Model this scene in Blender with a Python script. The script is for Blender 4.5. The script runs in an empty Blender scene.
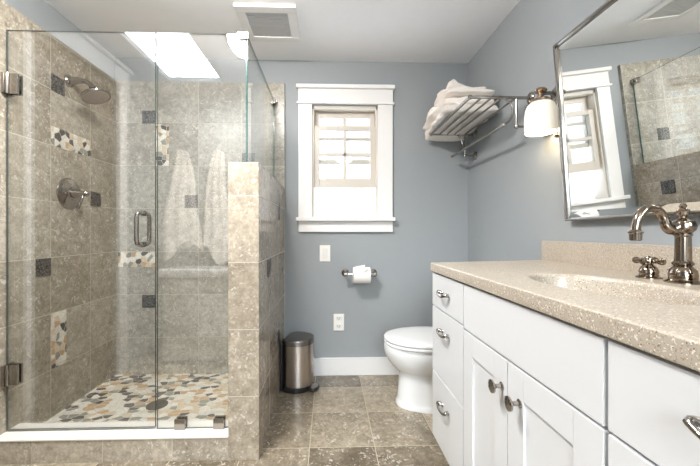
import bpy, bmesh, math, random
from mathutils import Vector, Matrix, noise
random.seed(7); noise.seed_set(8)
PI = math.pi
S = bpy.context.scene
COL = S.collection

# ------------------------------------------------------------------ camera
cd = bpy.data.cameras.new('camera'); cam = bpy.data.objects.new('camera', cd); COL.objects.link(cam)
cam.location = (0, 0, 1.0)
cam.rotation_euler = (PI/2, 0, -math.radians(1.8))
cd.sensor_width = 36; cd.lens = 337/700*36
cd.shift_x = 11/700; cd.shift_y = -1/700
cd.clip_start = 0.02
S.camera = cam

# ------------------------------------------------------------------ world, daylight
w = bpy.data.worlds.new('sky'); S.world = w; w.use_nodes = True
bg = w.node_tree.nodes['Background']
# overcast sky with a broad glow where the sun stands behind the cloud
_n = w.node_tree.nodes; _l = w.node_tree.links
_tc = _n.new('ShaderNodeTexCoord'); _mr = _n.new('ShaderNodeMapRange')
_sp = _n.new('ShaderNodeVectorMath'); _sp.operation = 'DOT_PRODUCT'
_sp.inputs[1].default_value = Vector((-0.30, -0.55, 0.78)).normalized()      # sun behind thin cloud, high on the camera's side
_l.new(_tc.outputs['Generated'], _sp.inputs[0]); _l.new(_sp.outputs['Value'], _mr.inputs[0])
_mr.inputs[1].default_value = 0.60; _mr.inputs[2].default_value = 0.90
_mr.inputs[3].default_value = 0.75; _mr.inputs[4].default_value = 18.0
_l.new(_mr.outputs[0], bg.inputs['Strength'])
bg.inputs['Color'].default_value = (0.88, 0.94, 1.0, 1)
S.view_settings.view_transform = 'Standard'; S.view_settings.look = 'None'
S.view_settings.gamma = 1; S.view_settings.use_curve_mapping = False
S.view_settings.exposure = 1.17
S.cycles.max_bounces = 14; S.cycles.diffuse_bounces = 7; S.cycles.glossy_bounces = 6
S.cycles.transparent_max_bounces = 24; S.cycles.transmission_bounces = 8
S.cycles.caustics_reflective = False; S.cycles.caustics_refractive = False
S.cycles.sample_clamp_indirect = 6

def portal(name, loc, rot, sx, sy):       # guides daylight sampling through a modelled opening
    l = bpy.data.lights.new(name, 'AREA'); l.shape = 'RECTANGLE'; l.size = sx; l.size_y = sy
    l.cycles.is_portal = True
    o = bpy.data.objects.new(name, l); o.location = loc; o.rotation_euler = rot; COL.objects.link(o)
portal('window_daylight', (0.12, 2.50, 1.49), (-PI/2, 0, 0), 0.50, 0.82)
portal('entry_fill_daylight', (0.25, -1.22, 1.15), (PI/2, 0, 0), 1.1, 1.7)  # soft fill through the window added in the entry
portal('skylight_daylight', (-1.05, 0.86, 2.24), (0, 0, 0), 0.44, 0.92)

# ------------------------------------------------------------------ node helpers
class NT:
    def __init__(s, name):
        s.m = bpy.data.materials.new(name); s.m.use_nodes = True
        s.t = s.m.node_tree; s.t.nodes.clear()
        s.out = s.t.nodes.new('ShaderNodeOutputMaterial')
    def n(s, typ, **kw):
        nd = s.t.nodes.new(typ)
        for k, v in kw.items(): setattr(nd, k, v)
        return nd
    def set(s, sock, v):
        if isinstance(v, bpy.types.NodeSocket): s.t.links.new(v, sock)
        else:
            if isinstance(v, (tuple, list)) and len(v) == 3 and sock.type == 'RGBA': v = (*v, 1)
            sock.default_value = v
    def math(s, op, a, b=None, c=None, clamp=False):
        nd = s.n('ShaderNodeMath', operation=op, use_clamp=clamp)
        s.set(nd.inputs[0], a)
        if b is not None: s.set(nd.inputs[1], b)
        if c is not None: s.set(nd.inputs[2], c)
        return nd.outputs[0]
    def mix(s, f, a, b, blend='MIX'):
        nd = s.n('ShaderNodeMix', data_type='RGBA', blend_type=blend)
        s.set(nd.inputs[0], f); s.set(nd.inputs[6], a); s.set(nd.inputs[7], b)
        return nd.outputs[2]
    def ramp(s, f, stops, interp='LINEAR'):
        nd = s.n('ShaderNodeValToRGB'); cr = nd.color_ramp; cr.interpolation = interp
        while len(cr.elements) < len(stops): cr.elements.new(0.5)
        for e, (p, c) in zip(cr.elements, stops):
            e.position = p; e.color = (*c, 1) if len(c) == 3 else c
        s.set(nd.inputs[0], f); return nd.outputs[0]
    def noise(s, vec, scale, detail=2, rough=0.5, w=None):
        nd = s.n('ShaderNodeTexNoise', noise_dimensions='4D' if w is not None else '3D')
        s.set(nd.inputs['Vector'], vec); nd.inputs['Scale'].default_value = scale
        nd.inputs['Detail'].default_value = detail; nd.inputs['Roughness'].default_value = rough
        if w is not None: s.set(nd.inputs['W'], w)
        return nd.outputs[0]
    def bump(s, h, strength, dist):
        nd = s.n('ShaderNodeBump'); nd.inputs['Strength'].default_value = strength
        nd.inputs['Distance'].default_value = dist; s.set(nd.inputs['Height'], h); return nd.outputs[0]
    def pos(s): return s.n('ShaderNodeNewGeometry').outputs['Position']
    def obj(s): return s.n('ShaderNodeTexCoord').outputs['Object']
    def uv(s): return s.n('ShaderNodeTexCoord').outputs['UV']
    def bsdf(s, color, rough=0.5, metal=0.0, normal=None, **kw):
        b = s.n('ShaderNodeBsdfPrincipled')
        s.set(b.inputs['Base Color'], color); s.set(b.inputs['Roughness'], rough); s.set(b.inputs['Metallic'], metal)
        if normal is not None: s.set(b.inputs['Normal'], normal)
        for k, v in kw.items(): s.set(b.inputs[k], v)
        s.t.links.new(b.outputs[0], s.out.inputs[0]); return b

def srgb(r, g, b):
    f = lambda c: ((c/255+0.055)/1.055)**2.4 if c > 10 else c/255/12.92
    return (f(r), f(g), f(b))

def plain(name, color, rough=0.5, metal=0.0, nscale=40, var=0.04, bstr=0.0, **kw):
    k = NT(name); p = k.obj(); f = k.noise(p, nscale, 3)
    c = k.mix(f, tuple(x*(1-var) for x in color), tuple(min(1, x*(1+var)) for x in color))
    nm = k.bump(k.noise(p, nscale*4, 2), bstr, 0.002) if bstr else None
    k.bsdf(c, rough, metal, nm, **kw); return k.m

def tile_mat(name, ca, cb, pitch, ou, ov, grout, rough=0.22, fleck=(0.75, 0.7, 0.62), fl=0.66, pv=None, gw=0.0035, tv=0.55):
    k = NT(name); uv = k.uv(); sp = k.n('ShaderNodeSeparateXYZ'); k.set(sp.inputs[0], uv)
    pv = pv or pitch
    u = k.math('DIVIDE', k.math('SUBTRACT', sp.outputs[0], ou), pitch)
    v = k.math('DIVIDE', k.math('SUBTRACT', sp.outputs[1], ov), pv)
    fu, fv = k.math('FRACT', u), k.math('FRACT', v)
    du = k.math('MULTIPLY', k.math('MINIMUM', fu, k.math('SUBTRACT', 1.0, fu)), pitch)
    dv = k.math('MULTIPLY', k.math('MINIMUM', fv, k.math('SUBTRACT', 1.0, fv)), pv)
    d = k.math('MINIMUM', du, dv)
    gm = k.math('LESS_THAN', d, gw/2)
    cell = k.n('ShaderNodeCombineXYZ'); k.set(cell.inputs[0], k.math('FLOOR', u)); k.set(cell.inputs[1], k.math('FLOOR', v))
    wn = k.n('ShaderNodeTexWhiteNoise', noise_dimensions='2D'); k.set(wn.inputs['Vector'], cell.outputs[0])
    r = wn.outputs['Value']; wv = k.math('MULTIPLY', r, 23.0)
    p = k.pos()
    cloud = k.noise(p, 7, 5, 0.6, wv)
    base = k.mix(k.math('ADD', k.math('MULTIPLY', r, tv), k.math('MULTIPLY', k.math('SUBTRACT', cloud, 0.45), 1.5), clamp=True), ca, cb)
    mott = k.ramp(k.noise(p, 30, 4, 0.65, wv), [(0.3, (0.66, 0.65, 0.63)), (0.7, (1.16, 1.16, 1.16))])
    base = k.mix(1.0, base, mott, 'MULTIPLY')
    fine = k.ramp(k.noise(p, 95, 3, 0.6, wv), [(0.35, (0.82, 0.82, 0.81)), (0.65, (1.1, 1.1, 1.1))])
    base = k.mix(0.8, base, fine, 'MULTIPLY')
    # shell-like pale chips and thin veins
    vo = k.n('ShaderNodeTexVoronoi', voronoi_dimensions='3D', feature='F1'); vo.inputs['Scale'].default_value = 36
    warp = k.n('ShaderNodeVectorMath', operation='ADD')
    nz = k.n('ShaderNodeTexNoise'); nz.inputs['Scale'].default_value = 22; k.set(nz.inputs['Vector'], p)
    sc = k.n('ShaderNodeVectorMath', operation='SCALE'); sc.inputs['Scale'].default_value = 0.09
    k.set(sc.inputs[0], nz.outputs['Color']); k.set(warp.inputs[0], p); k.set(warp.inputs[1], sc.outputs[0])
    k.set(vo.inputs['Vector'], warp.outputs[0])
    chip = k.ramp(vo.outputs['Distance'], [(0.10, (1, 1, 1)), (0.32, (0, 0, 0))])
    gate = k.ramp(k.noise(p, 11, 2, 0.5, wv), [(0.44, (0, 0, 0)), (0.56, (1, 1, 1))])
    cf = k.math('MULTIPLY', k.math('MULTIPLY', chip, gate), fl)
    base = k.mix(cf, base, fleck)
    shell = k.ramp(k.noise(warp.outputs[0], 62, 1.5, 0.5, wv), [(0.60, (0, 0, 0)), (0.66, (fl, fl, fl))])
    base = k.mix(k.math('MULTIPLY', shell, k.ramp(k.noise(p, 9, 2, 0.5, wv), [(0.38, (0, 0, 0)), (0.55, (1, 1, 1))])), base, fleck)
    vein = k.math('ABSOLUTE', k.math('SUBTRACT', k.noise(p, 5, 6, 0.7, wv), 0.5))
    vf = k.ramp(vein, [(0.0, (0.3, 0.3, 0.3)), (0.012, (0, 0, 0))])
    base = k.mix(vf, base, tuple(x*0.45 for x in ca))
    col = k.mix(gm, base, grout)
    h = k.math('MINIMUM', k.math('DIVIDE', d, gw), 1.0)
    nm = k.bump(h, 0.35, 0.002)
    rg = k.mix(gm, (rough,)*3, (0.7,)*3)
    k.bsdf(col, k.math('ADD', rg, k.math('MULTIPLY', cloud, 0.08)), 0, nm)
    return k.m

def pebble_mat(name, scale, stretch=(1, 1, 1)):
    k = NT(name); mp = k.n('ShaderNodeMapping'); k.set(mp.inputs['Vector'], k.uv())
    mp.inputs['Scale'].default_value = stretch
    nz = k.n('ShaderNodeTexNoise'); nz.inputs['Scale'].default_value = scale*0.8; k.set(nz.inputs['Vector'], mp.outputs[0])
    sc = k.n('ShaderNodeVectorMath', operation='SCALE'); sc.inputs['Scale'].default_value = 0.25/scale
    k.set(sc.inputs[0], nz.outputs['Color'])
    ad = k.n('ShaderNodeVectorMath', operation='ADD'); k.set(ad.inputs[0], mp.outputs[0]); k.set(ad.inputs[1], sc.outputs[0])
    a = k.n('ShaderNodeTexVoronoi', voronoi_dimensions='2D', feature='F1')
    b = k.n('ShaderNodeTexVoronoi', voronoi_dimensions='2D', feature='DISTANCE_TO_EDGE')
    for v in (a, b):
        v.inputs['Scale'].default_value = scale; v.inputs['Randomness'].default_value = 0.85; k.set(v.inputs['Vector'], ad.outputs[0])
    sp = k.n('ShaderNodeSeparateColor'); k.set(sp.inputs[0], a.outputs['Color'])
    col = k.ramp(sp.outputs[0], [(0, srgb(240, 234, 222)), (0.30, srgb(202, 168, 128)), (0.44, srgb(222, 204, 176)),
                                 (0.58, srgb(78, 75, 74)), (0.74, srgb(150, 150, 138)), (0.88, srgb(226, 222, 212))], 'CONSTANT')
    var = k.ramp(k.noise(k.uv(), scale*3, 3), [(0.3, (0.82, 0.82, 0.82)), (0.7, (1.1, 1.1, 1.1))])
    col = k.mix(1.0, col, var, 'MULTIPLY')
    gm = k.ramp(b.outputs['Distance'], [(0.025, (1, 1, 1)), (0.05, (0, 0, 0))])
    col = k.mix(gm, col, srgb(222, 214, 200))
    h = k.ramp(b.outputs['Distance'], [(0.0, (0, 0, 0)), (0.12, (1, 1, 1))])
    k.bsdf(col, 0.28, 0, k.bump(h, 0.5, 0.004)); return k.m

def glass_mat(name, tint, f0, edge=False):
    k = NT(name); g = k.n('ShaderNodeNewGeometry')
    dp = k.n('ShaderNodeVectorMath', operation='DOT_PRODUCT'); k.set(dp.inputs[0], g.outputs['Incoming']); k.set(dp.inputs[1], g.outputs['Normal'])
    c = k.math('SUBTRACT', 1.0, k.math('ABSOLUTE', dp.outputs['Value']), clamp=True)
    fr = k.math('ADD', f0, k.math('MULTIPLY', k.math('POWER', c, 5.0), 1-f0))
    tr = k.n('ShaderNodeBsdfTransparent'); k.set(tr.inputs[0], tint)
    gl = k.n('ShaderNodeBsdfGlossy'); gl.inputs['Roughness'].default_value = 0.0; k.set(gl.inputs[0], (1, 1, 1))
    mx = k.n('ShaderNodeMixShader'); k.set(mx.inputs[0], fr)
    k.t.links.new(tr.outputs[0], mx.inputs[1]); k.t.links.new(gl.outputs[0], mx.inputs[2])
    k.t.links.new(mx.outputs[0], k.out.inputs[0]); return k.m

def emit_mat(name, color, strength, surf=(0.9, 0.87, 0.8)):
    k = NT(name)
    k.bsdf(k.mix(k.noise(k.obj(), 12, 2), surf, surf), 0.3, 0, None, **{'Emission Color': (*color, 1), 'Emission Strength': strength}); return k.m

def stone_mat(name):
    k = NT(name); p = k.pos()
    base = k.mix(k.noise(p, 9, 4, 0.6), srgb(164, 153, 138), srgb(187, 176, 161))
    for sc_, th, c, f in ((320, 0.625, srgb(148, 122, 96), 0.7), (240, 0.68, srgb(88, 78, 70), 0.85), (280, 0.63, srgb(246, 240, 228), 0.6)):
        m = k.ramp(k.noise(p, sc_, 1, 0.4), [(th, (0, 0, 0)), (th+0.03, (f, f, f))])
        base = k.mix(m, base, c)
    k.bsdf(base, 0.32); return k.m

M = {}
M['paint'] = plain('blue_grey_paint', srgb(153, 158, 161), 0.55, 0, 14, 0.02)
M['ceil'] = plain('ceiling_paint', srgb(247, 247, 249), 0.7, 0, 14, 0.02)
M['trim'] = plain('white_trim_paint', srgb(236, 235, 234), 0.3, 0, 20, 0.015)
M['cab'] = plain('white_cabinet_lacquer', srgb(213, 213, 214), 0.28, 0, 20, 0.012)
M['sash'] = plain('cream_sash_paint', srgb(208, 201, 191), 0.35, 0, 20, 0.015)
G_W = srgb(196, 188, 172)
M['tile_back'] = tile_mat('taupe_limestone_tile_back', srgb(166, 161, 150), srgb(210, 206, 197), 0.293, -0.888, 0.281, G_W)
M['tile_left'] = tile_mat('taupe_limestone_tile_left', srgb(160, 150, 133), srgb(202, 194, 180), 0.293, 1.802, 0.281, G_W)
M['tile_half'] = tile_mat('beige_limestone_tile', srgb(160, 147, 130), srgb(204, 192, 175), 0.293, -0.302, 0.281, G_W, 0.12)
M['tile_curb'] = tile_mat('curb_limestone_tile', srgb(176, 165, 149), srgb(206, 196, 180), 0.298, -1.277, -0.19, G_W)
M['tile_floor'] = tile_mat('floor_limestone_tile', srgb(92, 81, 65), srgb(174, 161, 141), 0.303, -0.087, 1.868, srgb(170, 158, 136), 0.2, fleck=(0.60, 0.55, 0.47), tv=0.95)
M['pebble'] = pebble_mat('pebble_floor_mosaic', 24, (0.85, 1.2, 1))
M['pebble_s'] = pebble_mat('pebble_wall_mosaic', 30)
M['marble'] = plain('pale_stone_cap', srgb(238, 232, 222), 0.25, 0, 9, 0.05)
M['glass'] = glass_mat('clear_shower_glass', (0.980, 0.985, 0.982), 0.12)
M['edge'] = plain('green_glass_edge', srgb(34, 96, 90), 0.15, 0, 30, 0.1)
M['edge_d'] = plain('dark_glass_edge', srgb(70, 80, 78), 0.2, 0, 30, 0.1)
M['pane'] = glass_mat('window_glass', (0.97, 0.98, 0.98), 0.04)
M['nickel'] = plain('polished_nickel', (0.36, 0.335, 0.31), 0.15, 1.0, 60, 0.05)
M['chrome'] = plain('chrome', (0.78, 0.77, 0.75), 0.10, 1.0, 60, 0.03)
M['bronze'] = plain('warm_polished_nickel', (0.30, 0.245, 0.195), 0.08, 1.0, 60, 0.06)
M['brass'] = plain('warm_fitter_metal', (0.50, 0.38, 0.28), 0.2, 1.0, 60, 0.05)
M['steel'] = plain('brushed_steel', (0.50, 0.45, 0.41), 0.3, 1.0, 60, 0.06)
M['darksteel'] = plain('dark_grey_steel', (0.22, 0.20, 0.19), 0.32, 0.9, 60, 0.05)
M['drain'] = plain('dark_drain_metal', (0.10, 0.10, 0.095), 0.45, 0.8, 60, 0.1)
M['black'] = plain('black_plastic', (0.012, 0.012, 0.013), 0.35, 0, 60, 0.1)
M['dark'] = plain('dark_gap', (0.03, 0.03, 0.03), 0.8, 0, 60, 0.1)
M['porcelain'] = plain('white_porcelain', srgb(230, 230, 230), 0.08, 0, 12, 0.008)
M['plate'] = plain('white_plastic', srgb(240, 237, 230), 0.35, 0, 30, 0.01)
M['paper'] = plain('white_tissue', srgb(245, 242, 238), 0.9, 0, 80, 0.03, 0.2)
M['towel'] = plain('white_terry', srgb(242, 236, 230), 0.95, 0, 60, 0.04, 0.6)
M['stone'] = stone_mat('beige_speckled_stone')
M['shade'] = emit_mat('opal_glass_lit', (1.0, 0.88, 0.70), 0.20, (0.80, 0.77, 0.70))
M['dome'] = emit_mat('frosted_dome_lit', (1.0, 0.965, 0.92), 90.0)
M['dome_fill'] = emit_mat('added_fill_dome_lit', (1.0, 0.95, 0.88), 8.0)  # glow of the fill lamp added in the unseen entry
M['bulb'] = emit_mat('warm_bulb_lit', (1.0, 0.8, 0.55), 2.0)
_k = NT('mirror_silvered'); _k.bsdf(_k.mix(_k.noise(_k.obj(), 3, 1), (0.90, 0.92, 0.91), (0.91, 0.93, 0.92)), 0.0, 1.0); M['mirror'] = _k.m
M['ventgrey'] = plain('grey_louvre', srgb(200, 200, 200), 0.6, 0, 20, 0.03)
M['ventback'] = plain('shadow_grey_louvre_backing', srgb(128, 128, 128), 0.7, 0, 20, 0.03)
M['wood'] = plain('dark_stained_wood', srgb(74, 62, 52), 0.5, 0, 8, 0.25)
M['wicker'] = plain('pale_grey_wicker', srgb(196, 194, 184), 0.7, 0, 90, 0.15, 0.6)
def embossed():
    k = NT('embossed_pewter'); p = k.pos()
    v = k.n('ShaderNodeTexVoronoi', feature='DISTANCE_TO_EDGE'); v.inputs['Scale'].default_value = 75; k.set(v.inputs['Vector'], p)
    h = k.ramp(v.outputs['Distance'], [(0.03, (0, 0, 0)), (0.2, (1, 1, 1))])
    k.bsdf(k.mix(h, srgb(62, 62, 62), srgb(128, 126, 122)), 0.38, 0.6, k.bump(h, 0.6, 0.003)); return k.m
M['pewter'] = embossed()
M['snow'] = plain('snow_ground', srgb(238, 240, 246), 0.8, 0, 4, 0.03)
M['siding'] = plain('pale_siding', srgb(226, 228, 238), 0.7, 0, 4, 0.03)
M['twig'] = plain('twig_bark', srgb(120, 108, 100), 0.9, 0, 30, 0.2)

# ------------------------------------------------------------------ mesh helpers
def box(bm, x0, x1, y0, y1, z0, z1, bev=0.0, mi=0, seg=2):
    vs = [bm.verts.new(p) for p in ((x0,y0,z0),(x1,y0,z0),(x1,y1,z0),(x0,y1,z0),(x0,y0,z1),(x1,y0,z1),(x1,y1,z1),(x0,y1,z1))]
    fs = [bm.faces.new([vs[i] for i in q]) for q in ((3,2,1,0),(4,5,6,7),(0,1,5,4),(1,2,6,5),(2,3,7,6),(3,0,4,7))]
    for f in fs: f.material_index = mi
    if bev:
        es = list({e for f in fs for e in f.edges})
        bmesh.ops.bevel(bm, geom=es, offset=bev, segments=seg, profile=0.6, affect='EDGES', clamp_overlap=True)
    return vs

def frame_of(d):
    d = d.normalized(); a = Vector((0, 0, 1)) if abs(d.z) < 0.9 else Vector((1, 0, 0))
    x = a.cross(d).normalized(); return x, d.cross(x).normalized()

def lathe(bm, prof, origin=(0,0,0), axis=(0,0,1), seg=24, mi=0, cap=True, squash=None):
    """prof: list of (radius, height along axis)"""
    o = Vector(origin); d = Vector(axis).normalized(); x, y = frame_of(d); rings = []
    for r, h in prof:
        if r < 1e-6: rings.append([bm.verts.new(o + d*h)])
        else: rings.append([bm.verts.new(o + d*h + (x*math.cos(t)+y*math.sin(t))*r) for t in (2*PI*i/seg for i in range(seg))])
    for a, b in zip(rings, rings[1:]):
        for i in range(seg):
            j = (i+1) % seg
            if len(a) == 1 and len(b) == 1: continue
            if len(a) == 1: f = bm.faces.new((a[0], b[j], b[i]))
            elif len(b) == 1: f = bm.faces.new((a[i], a[j], b[0]))
            else: f = bm.faces.new((a[i], a[j], b[j], b[i]))
            f.material_index = mi
    if cap:
        if len(rings[0]) > 1: bm.faces.new(list(reversed(rings[0]))).material_index = mi
        if len(rings[-1]) > 1: bm.faces.new(rings[-1]).material_index = mi

def tube(bm, pts, r, seg=12, mi=0, closed=False):
    pts = [Vector(p) for p in pts]; n = len(pts); rings = []
    rs = r if isinstance(r, (list, tuple)) else [r]*n
    x = None
    for i, p in enumerate(pts):
        if closed: d = pts[(i+1) % n] - pts[i-1]
        else: d = (pts[min(i+1, n-1)] - pts[max(i-1, 0)])
        d.normalize()
        if x is None: x, y = frame_of(d)
        else:
            x = (x - d*x.dot(d)).normalized(); y = d.cross(x).normalized()
        rings.append([bm.verts.new(p + (x*math.cos(t)+y*math.sin(t))*rs[i]) for t in (2*PI*k/seg for k in range(seg))])
    prs = list(zip(rings, rings[1:])) + ([(rings[-1], rings[0])] if closed else [])
    for a, b in prs:
        for i in range(seg):
            j = (i+1) % seg
            bm.faces.new((a[i], a[j], b[j], b[i])).material_index = mi
    if not closed:
        bm.faces.new(list(reversed(rings[0]))).material_index = mi; bm.faces.new(rings[-1]).material_index = mi

def loft(bm, rings, cap0=True, cap1=True, mi=0):
    R = [[bm.verts.new(p) for p in r] for r in rings]; n = len(R[0])
    for a, b in zip(R, R[1:]):
        for i in range(n):
            j = (i+1) % n
            bm.faces.new((a[i], a[j], b[j], b[i])).material_index = mi
    if cap0: bm.faces.new(list(reversed(R[0]))).material_index = mi
    if cap1: bm.faces.new(R[-1]).material_index = mi

def smoothpath(ctrl, n=8):
    P = [Vector(p) for p in ctrl]; P = [2*P[0]-P[1]] + P + [2*P[-1]-P[-2]]; out = []
    for i in range(1, len(P)-2):
        a, b, c, d = P[i-1:i+3]
        for k in range(n):
            t = k/n
            out.append(0.5*((2*b)+(c-a)*t+(2*a-5*b+4*c-d)*t*t+(3*b-a-3*c+d)*t**3))
    out.append(P[-2]); return out

def prism(bm, poly, h0, h1, axis='y', mi=0, mi_side=None):
    """poly 2D extruded along an axis: axis y -> (x,z) points; z -> (x,y); x -> (y,z)"""
    def P(a, b, h): return {'y': (a, h, b), 'z': (a, b, h), 'x': (h, a, b)}[axis]
    A = [bm.verts.new(P(a, b, h0)) for a, b in poly]; B = [bm.verts.new(P(a, b, h1)) for a, b in poly]; n = len(poly)
    fs = [bm.faces.new(A), bm.faces.new(list(reversed(B)))]
    for f in fs: f.material_index = mi
    for i in range(n):
        j = (i+1) % n
        bm.faces.new((A[i], B[i], B[j], A[j])).material_index = mi if mi_side is None else mi_side

def wloc(o):
    v = Vector(o.location)
    return v + (wloc(o.parent) if o.parent else Vector((0, 0, 0)))

def obj(name, bm, mats, parent=None, smooth=True, angle=35):
    bmesh.ops.recalc_face_normals(bm, faces=bm.faces)
    uvl = bm.loops.layers.uv.new('UVMap')
    for f in bm.faces:
        n = f.normal; ax = max(range(3), key=lambda i: abs(n[i]))
        for l in f.loops:
            c = l.vert.co
            l[uvl].uv = ((c.y, c.z), (c.x, c.z), (c.x, c.y))[ax]
        f.smooth = smooth
    if parent is not None:
        org = wloc(parent)
    else:
        xs = [v.co for v in bm.verts]
        org = Vector(((min(v.x for v in xs)+max(v.x for v in xs))/2, (min(v.y for v in xs)+max(v.y for v in xs))/2, min(v.z for v in xs)))
    bmesh.ops.translate(bm, verts=bm.verts, vec=-org)
    me = bpy.data.meshes.new(name); bm.to_mesh(me); bm.free()
    for m in (mats if isinstance(mats, (list, tuple)) else [mats]): me.materials.append(M[m])
    if smooth: me.set_sharp_from_angle(angle=math.radians(angle))
    o = bpy.data.objects.new(name, me); COL.objects.link(o)
    if smooth:
        wn = o.modifiers.new('flat_faces', 'WEIGHTED_NORMAL'); wn.keep_sharp = True
    if parent is not None: o.parent = parent
    else: o.location = org
    return o

def tag(o, label, cat, group=None, kind=None):
    o['label'] = label; o['category'] = cat
    if group: o['group'] = group
    if kind: o['kind'] = kind
    return o

def thing(name, loc, label, cat, group=None, kind=None):
    o = bpy.data.objects.new(name, None); o.empty_display_size = 0.05; COL.objects.link(o); o.location = loc
    return tag(o, label, cat, group, kind)

def bmn(): return bmesh.new()
def bx(*a, **k):
    bm = bmn(); box(bm, *a, **k); return bm
def struct(name, bm, m, label, cat, smooth=False): return tag(obj(name, bm, m, None, smooth), label, cat, None, 'structure')

# ------------------------------------------------------------------ room shell
XL, XR, YB, YF, ZC = -1.466, 0.989, 2.36, 0.15, 2.196
XH, YH = -0.50, -1.10                         # unseen entry behind the camera, added to let light in
SX0, SX1, SY0, SY1 = -1.255, -0.845, 0.41, 1.30   # skylight opening
WX0, WX1, WZ0, WZ1 = -0.118, 0.350, 1.095, 1.880  # window opening

struct('floor', bx(XL-0.1, XR+0.1, YH-0.1, YB+0.1, -0.1, 0.0), 'tile_floor', 'taupe stone tile floor with pale grout', 'floor')
bm = bmn()
for a in ((XL-0.1, SX0, YH-0.1, YB+0.15), (SX1, XR+0.1, YH-0.1, YB+0.15), (SX0, SX1, YH-0.1, SY0), (SX0, SX1, SY1, YB+0.15)):
    box(bm, *a, ZC, ZC+0.025)
struct('ceiling', bm, 'ceil', 'plain pale grey ceiling', 'ceiling')
bm = bmn()
for a in ((XL-0.1, WX0, 0, ZC), (WX1, XR+0.1, 0, ZC), (WX0, WX1, 0, WZ0), (WX0, WX1, WZ1, ZC)):
    box(bm, a[0], a[1], YB, YB+0.13, a[2], a[3])
struct('wall_back', bm, 'paint', 'blue grey painted wall around the window', 'wall')
DY0, DY1, DZ = 0.73, 1.42, 2.03
bm = bmn()
box(bm, XL-0.1, XL, YF-0.1, DY0, 0, ZC); box(bm, XL-0.1, XL, DY1, YB+0.1, 0, ZC); box(bm, XL-0.1, XL, DY0, DY1, DZ, ZC)
struct('wall_left', bm, 'paint', 'blue grey painted wall above the shower tiles', 'wall')
struct('wall_right', bx(XR, XR+0.1, YH, YB+0.1, 0, ZC), 'paint', 'blue grey painted wall behind the vanity and mirror', 'wall')
struct('wall_front', bx(XL, XH, YF-0.1, YF, 0, ZC), 'paint', 'blue grey painted wall reflected in the shower glass', 'wall')
bm = bmn(); box(bm, XH-0.1, XH, YH, YF-0.1, 0, ZC); 
for a in ((XH-0.1, -0.30, 0, ZC), (0.80, XR+0.1, 0, ZC), (-0.30, 0.80, 0, 0.30), (-0.30, 0.80, 2.0, ZC)): box(bm, a[0], a[1], YH-0.1, YH, a[2], a[3])
struct('wall_entry', bm, 'paint', 'blue grey painted walls of the added, unseen entry', 'wall')

t = thing('added_fill_window', (0.25, YH, 0.3), 'added tall window in the unseen entry, lighting the room from behind', 'window', None, 'structure')  # added as a broad soft light source behind the camera
bm = bmn()
for a in ((-0.30, -0.25, 0.30, 2.0), (0.75, 0.80, 0.30, 2.0), (-0.25, 0.75, 0.30, 0.35), (-0.25, 0.75, 1.95, 2.0), (0.23, 0.27, 0.35, 1.95)): box(bm, a[0], a[1], YH-0.07, YH-0.03, a[2], a[3])
obj('window_frame', bm, 'trim', t, False)
obj('pane', bx(-0.252, 0.752, YH-0.052, YH-0.048, 0.348, 1.952), 'pane', t, False)
# skylight
t = thing('window_2', (-1.05, 0.855, ZC), 'bright skylight in the ceiling reflected in the shower glass', 'skylight', None, 'structure')
bm = bmn(); zt = ZC+0.035
for a in ((SX0-0.03, SX0, SY0-0.03, SY1+0.03), (SX1, SX1+0.03, SY0-0.03, SY1+0.03), (SX0, SX1, SY0-0.03, SY0), (SX0, SX1, SY1, SY1+0.03)):
    box(bm, *a, ZC+0.025, zt)
obj('frame', bm, 'trim', t, False)
obj('pane', bx(SX0, SX1, SY0, SY1, ZC+0.012, ZC+0.018), 'pane', t, False)

# left door (seen in the shower glass)
t = thing('door_1', (XL, (DY0+DY1)/2, 0), 'dark wooden door with white casing reflected in the shower glass', 'door', None, 'structure')
bm = bmn(); box(bm, XL-0.07, XL-0.03, DY0+0.003, DY1-0.003, 0.008, DZ-0.003)
obj('door_leaf', bm, 'wood', t, False)
bm = bmn()
box(bm, XL, XL+0.02, DY0-0.09, DY0, 0, DZ, 0.003); box(bm, XL, XL+0.02, DY1, DY1+0.045, 0, DZ, 0.003)
obj('casing', bm, 'trim', t)
bm = bmn(); box(bm, XL, XL+0.024, DY0-0.10, DY1+0.045, DZ, DZ+0.11, 0.002); box(bm, XL, XL+0.045, DY0-0.12, DY1+0.045, DZ+0.11, DZ+0.14, 0.004)
obj('head_casing', bm, 'trim', t)
bm = bmn(); lathe(bm, [(0.026, 0), (0.026, 0.006), (0.01, 0.008), (0.01, 0.03), (0.024, 0.04), (0.026, 0.055), (0.0, 0.066)], (XL-0.03, DY1-0.06, 0.98), (1, 0, 0))
obj('door_knob', bm, 'nickel', t)

# baseboards
def baseboard(name, x0, x1, y0, y1, label):
    bm = bmn(); box(bm, x0, x1, y0, y1, 0, 0.122, 0.004)
    tag(obj(name, bm, 'trim'), label, 'baseboard', None, 'structure')
baseboard('baseboard_back', -0.300, XR-0.001, YB-0.016, YB, 'white baseboard under the window and behind the toilet')
baseboard('baseboard_right', XR-0.016, XR, 1.404, YB-0.018, 'white baseboard along the wall behind the toilet')

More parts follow.
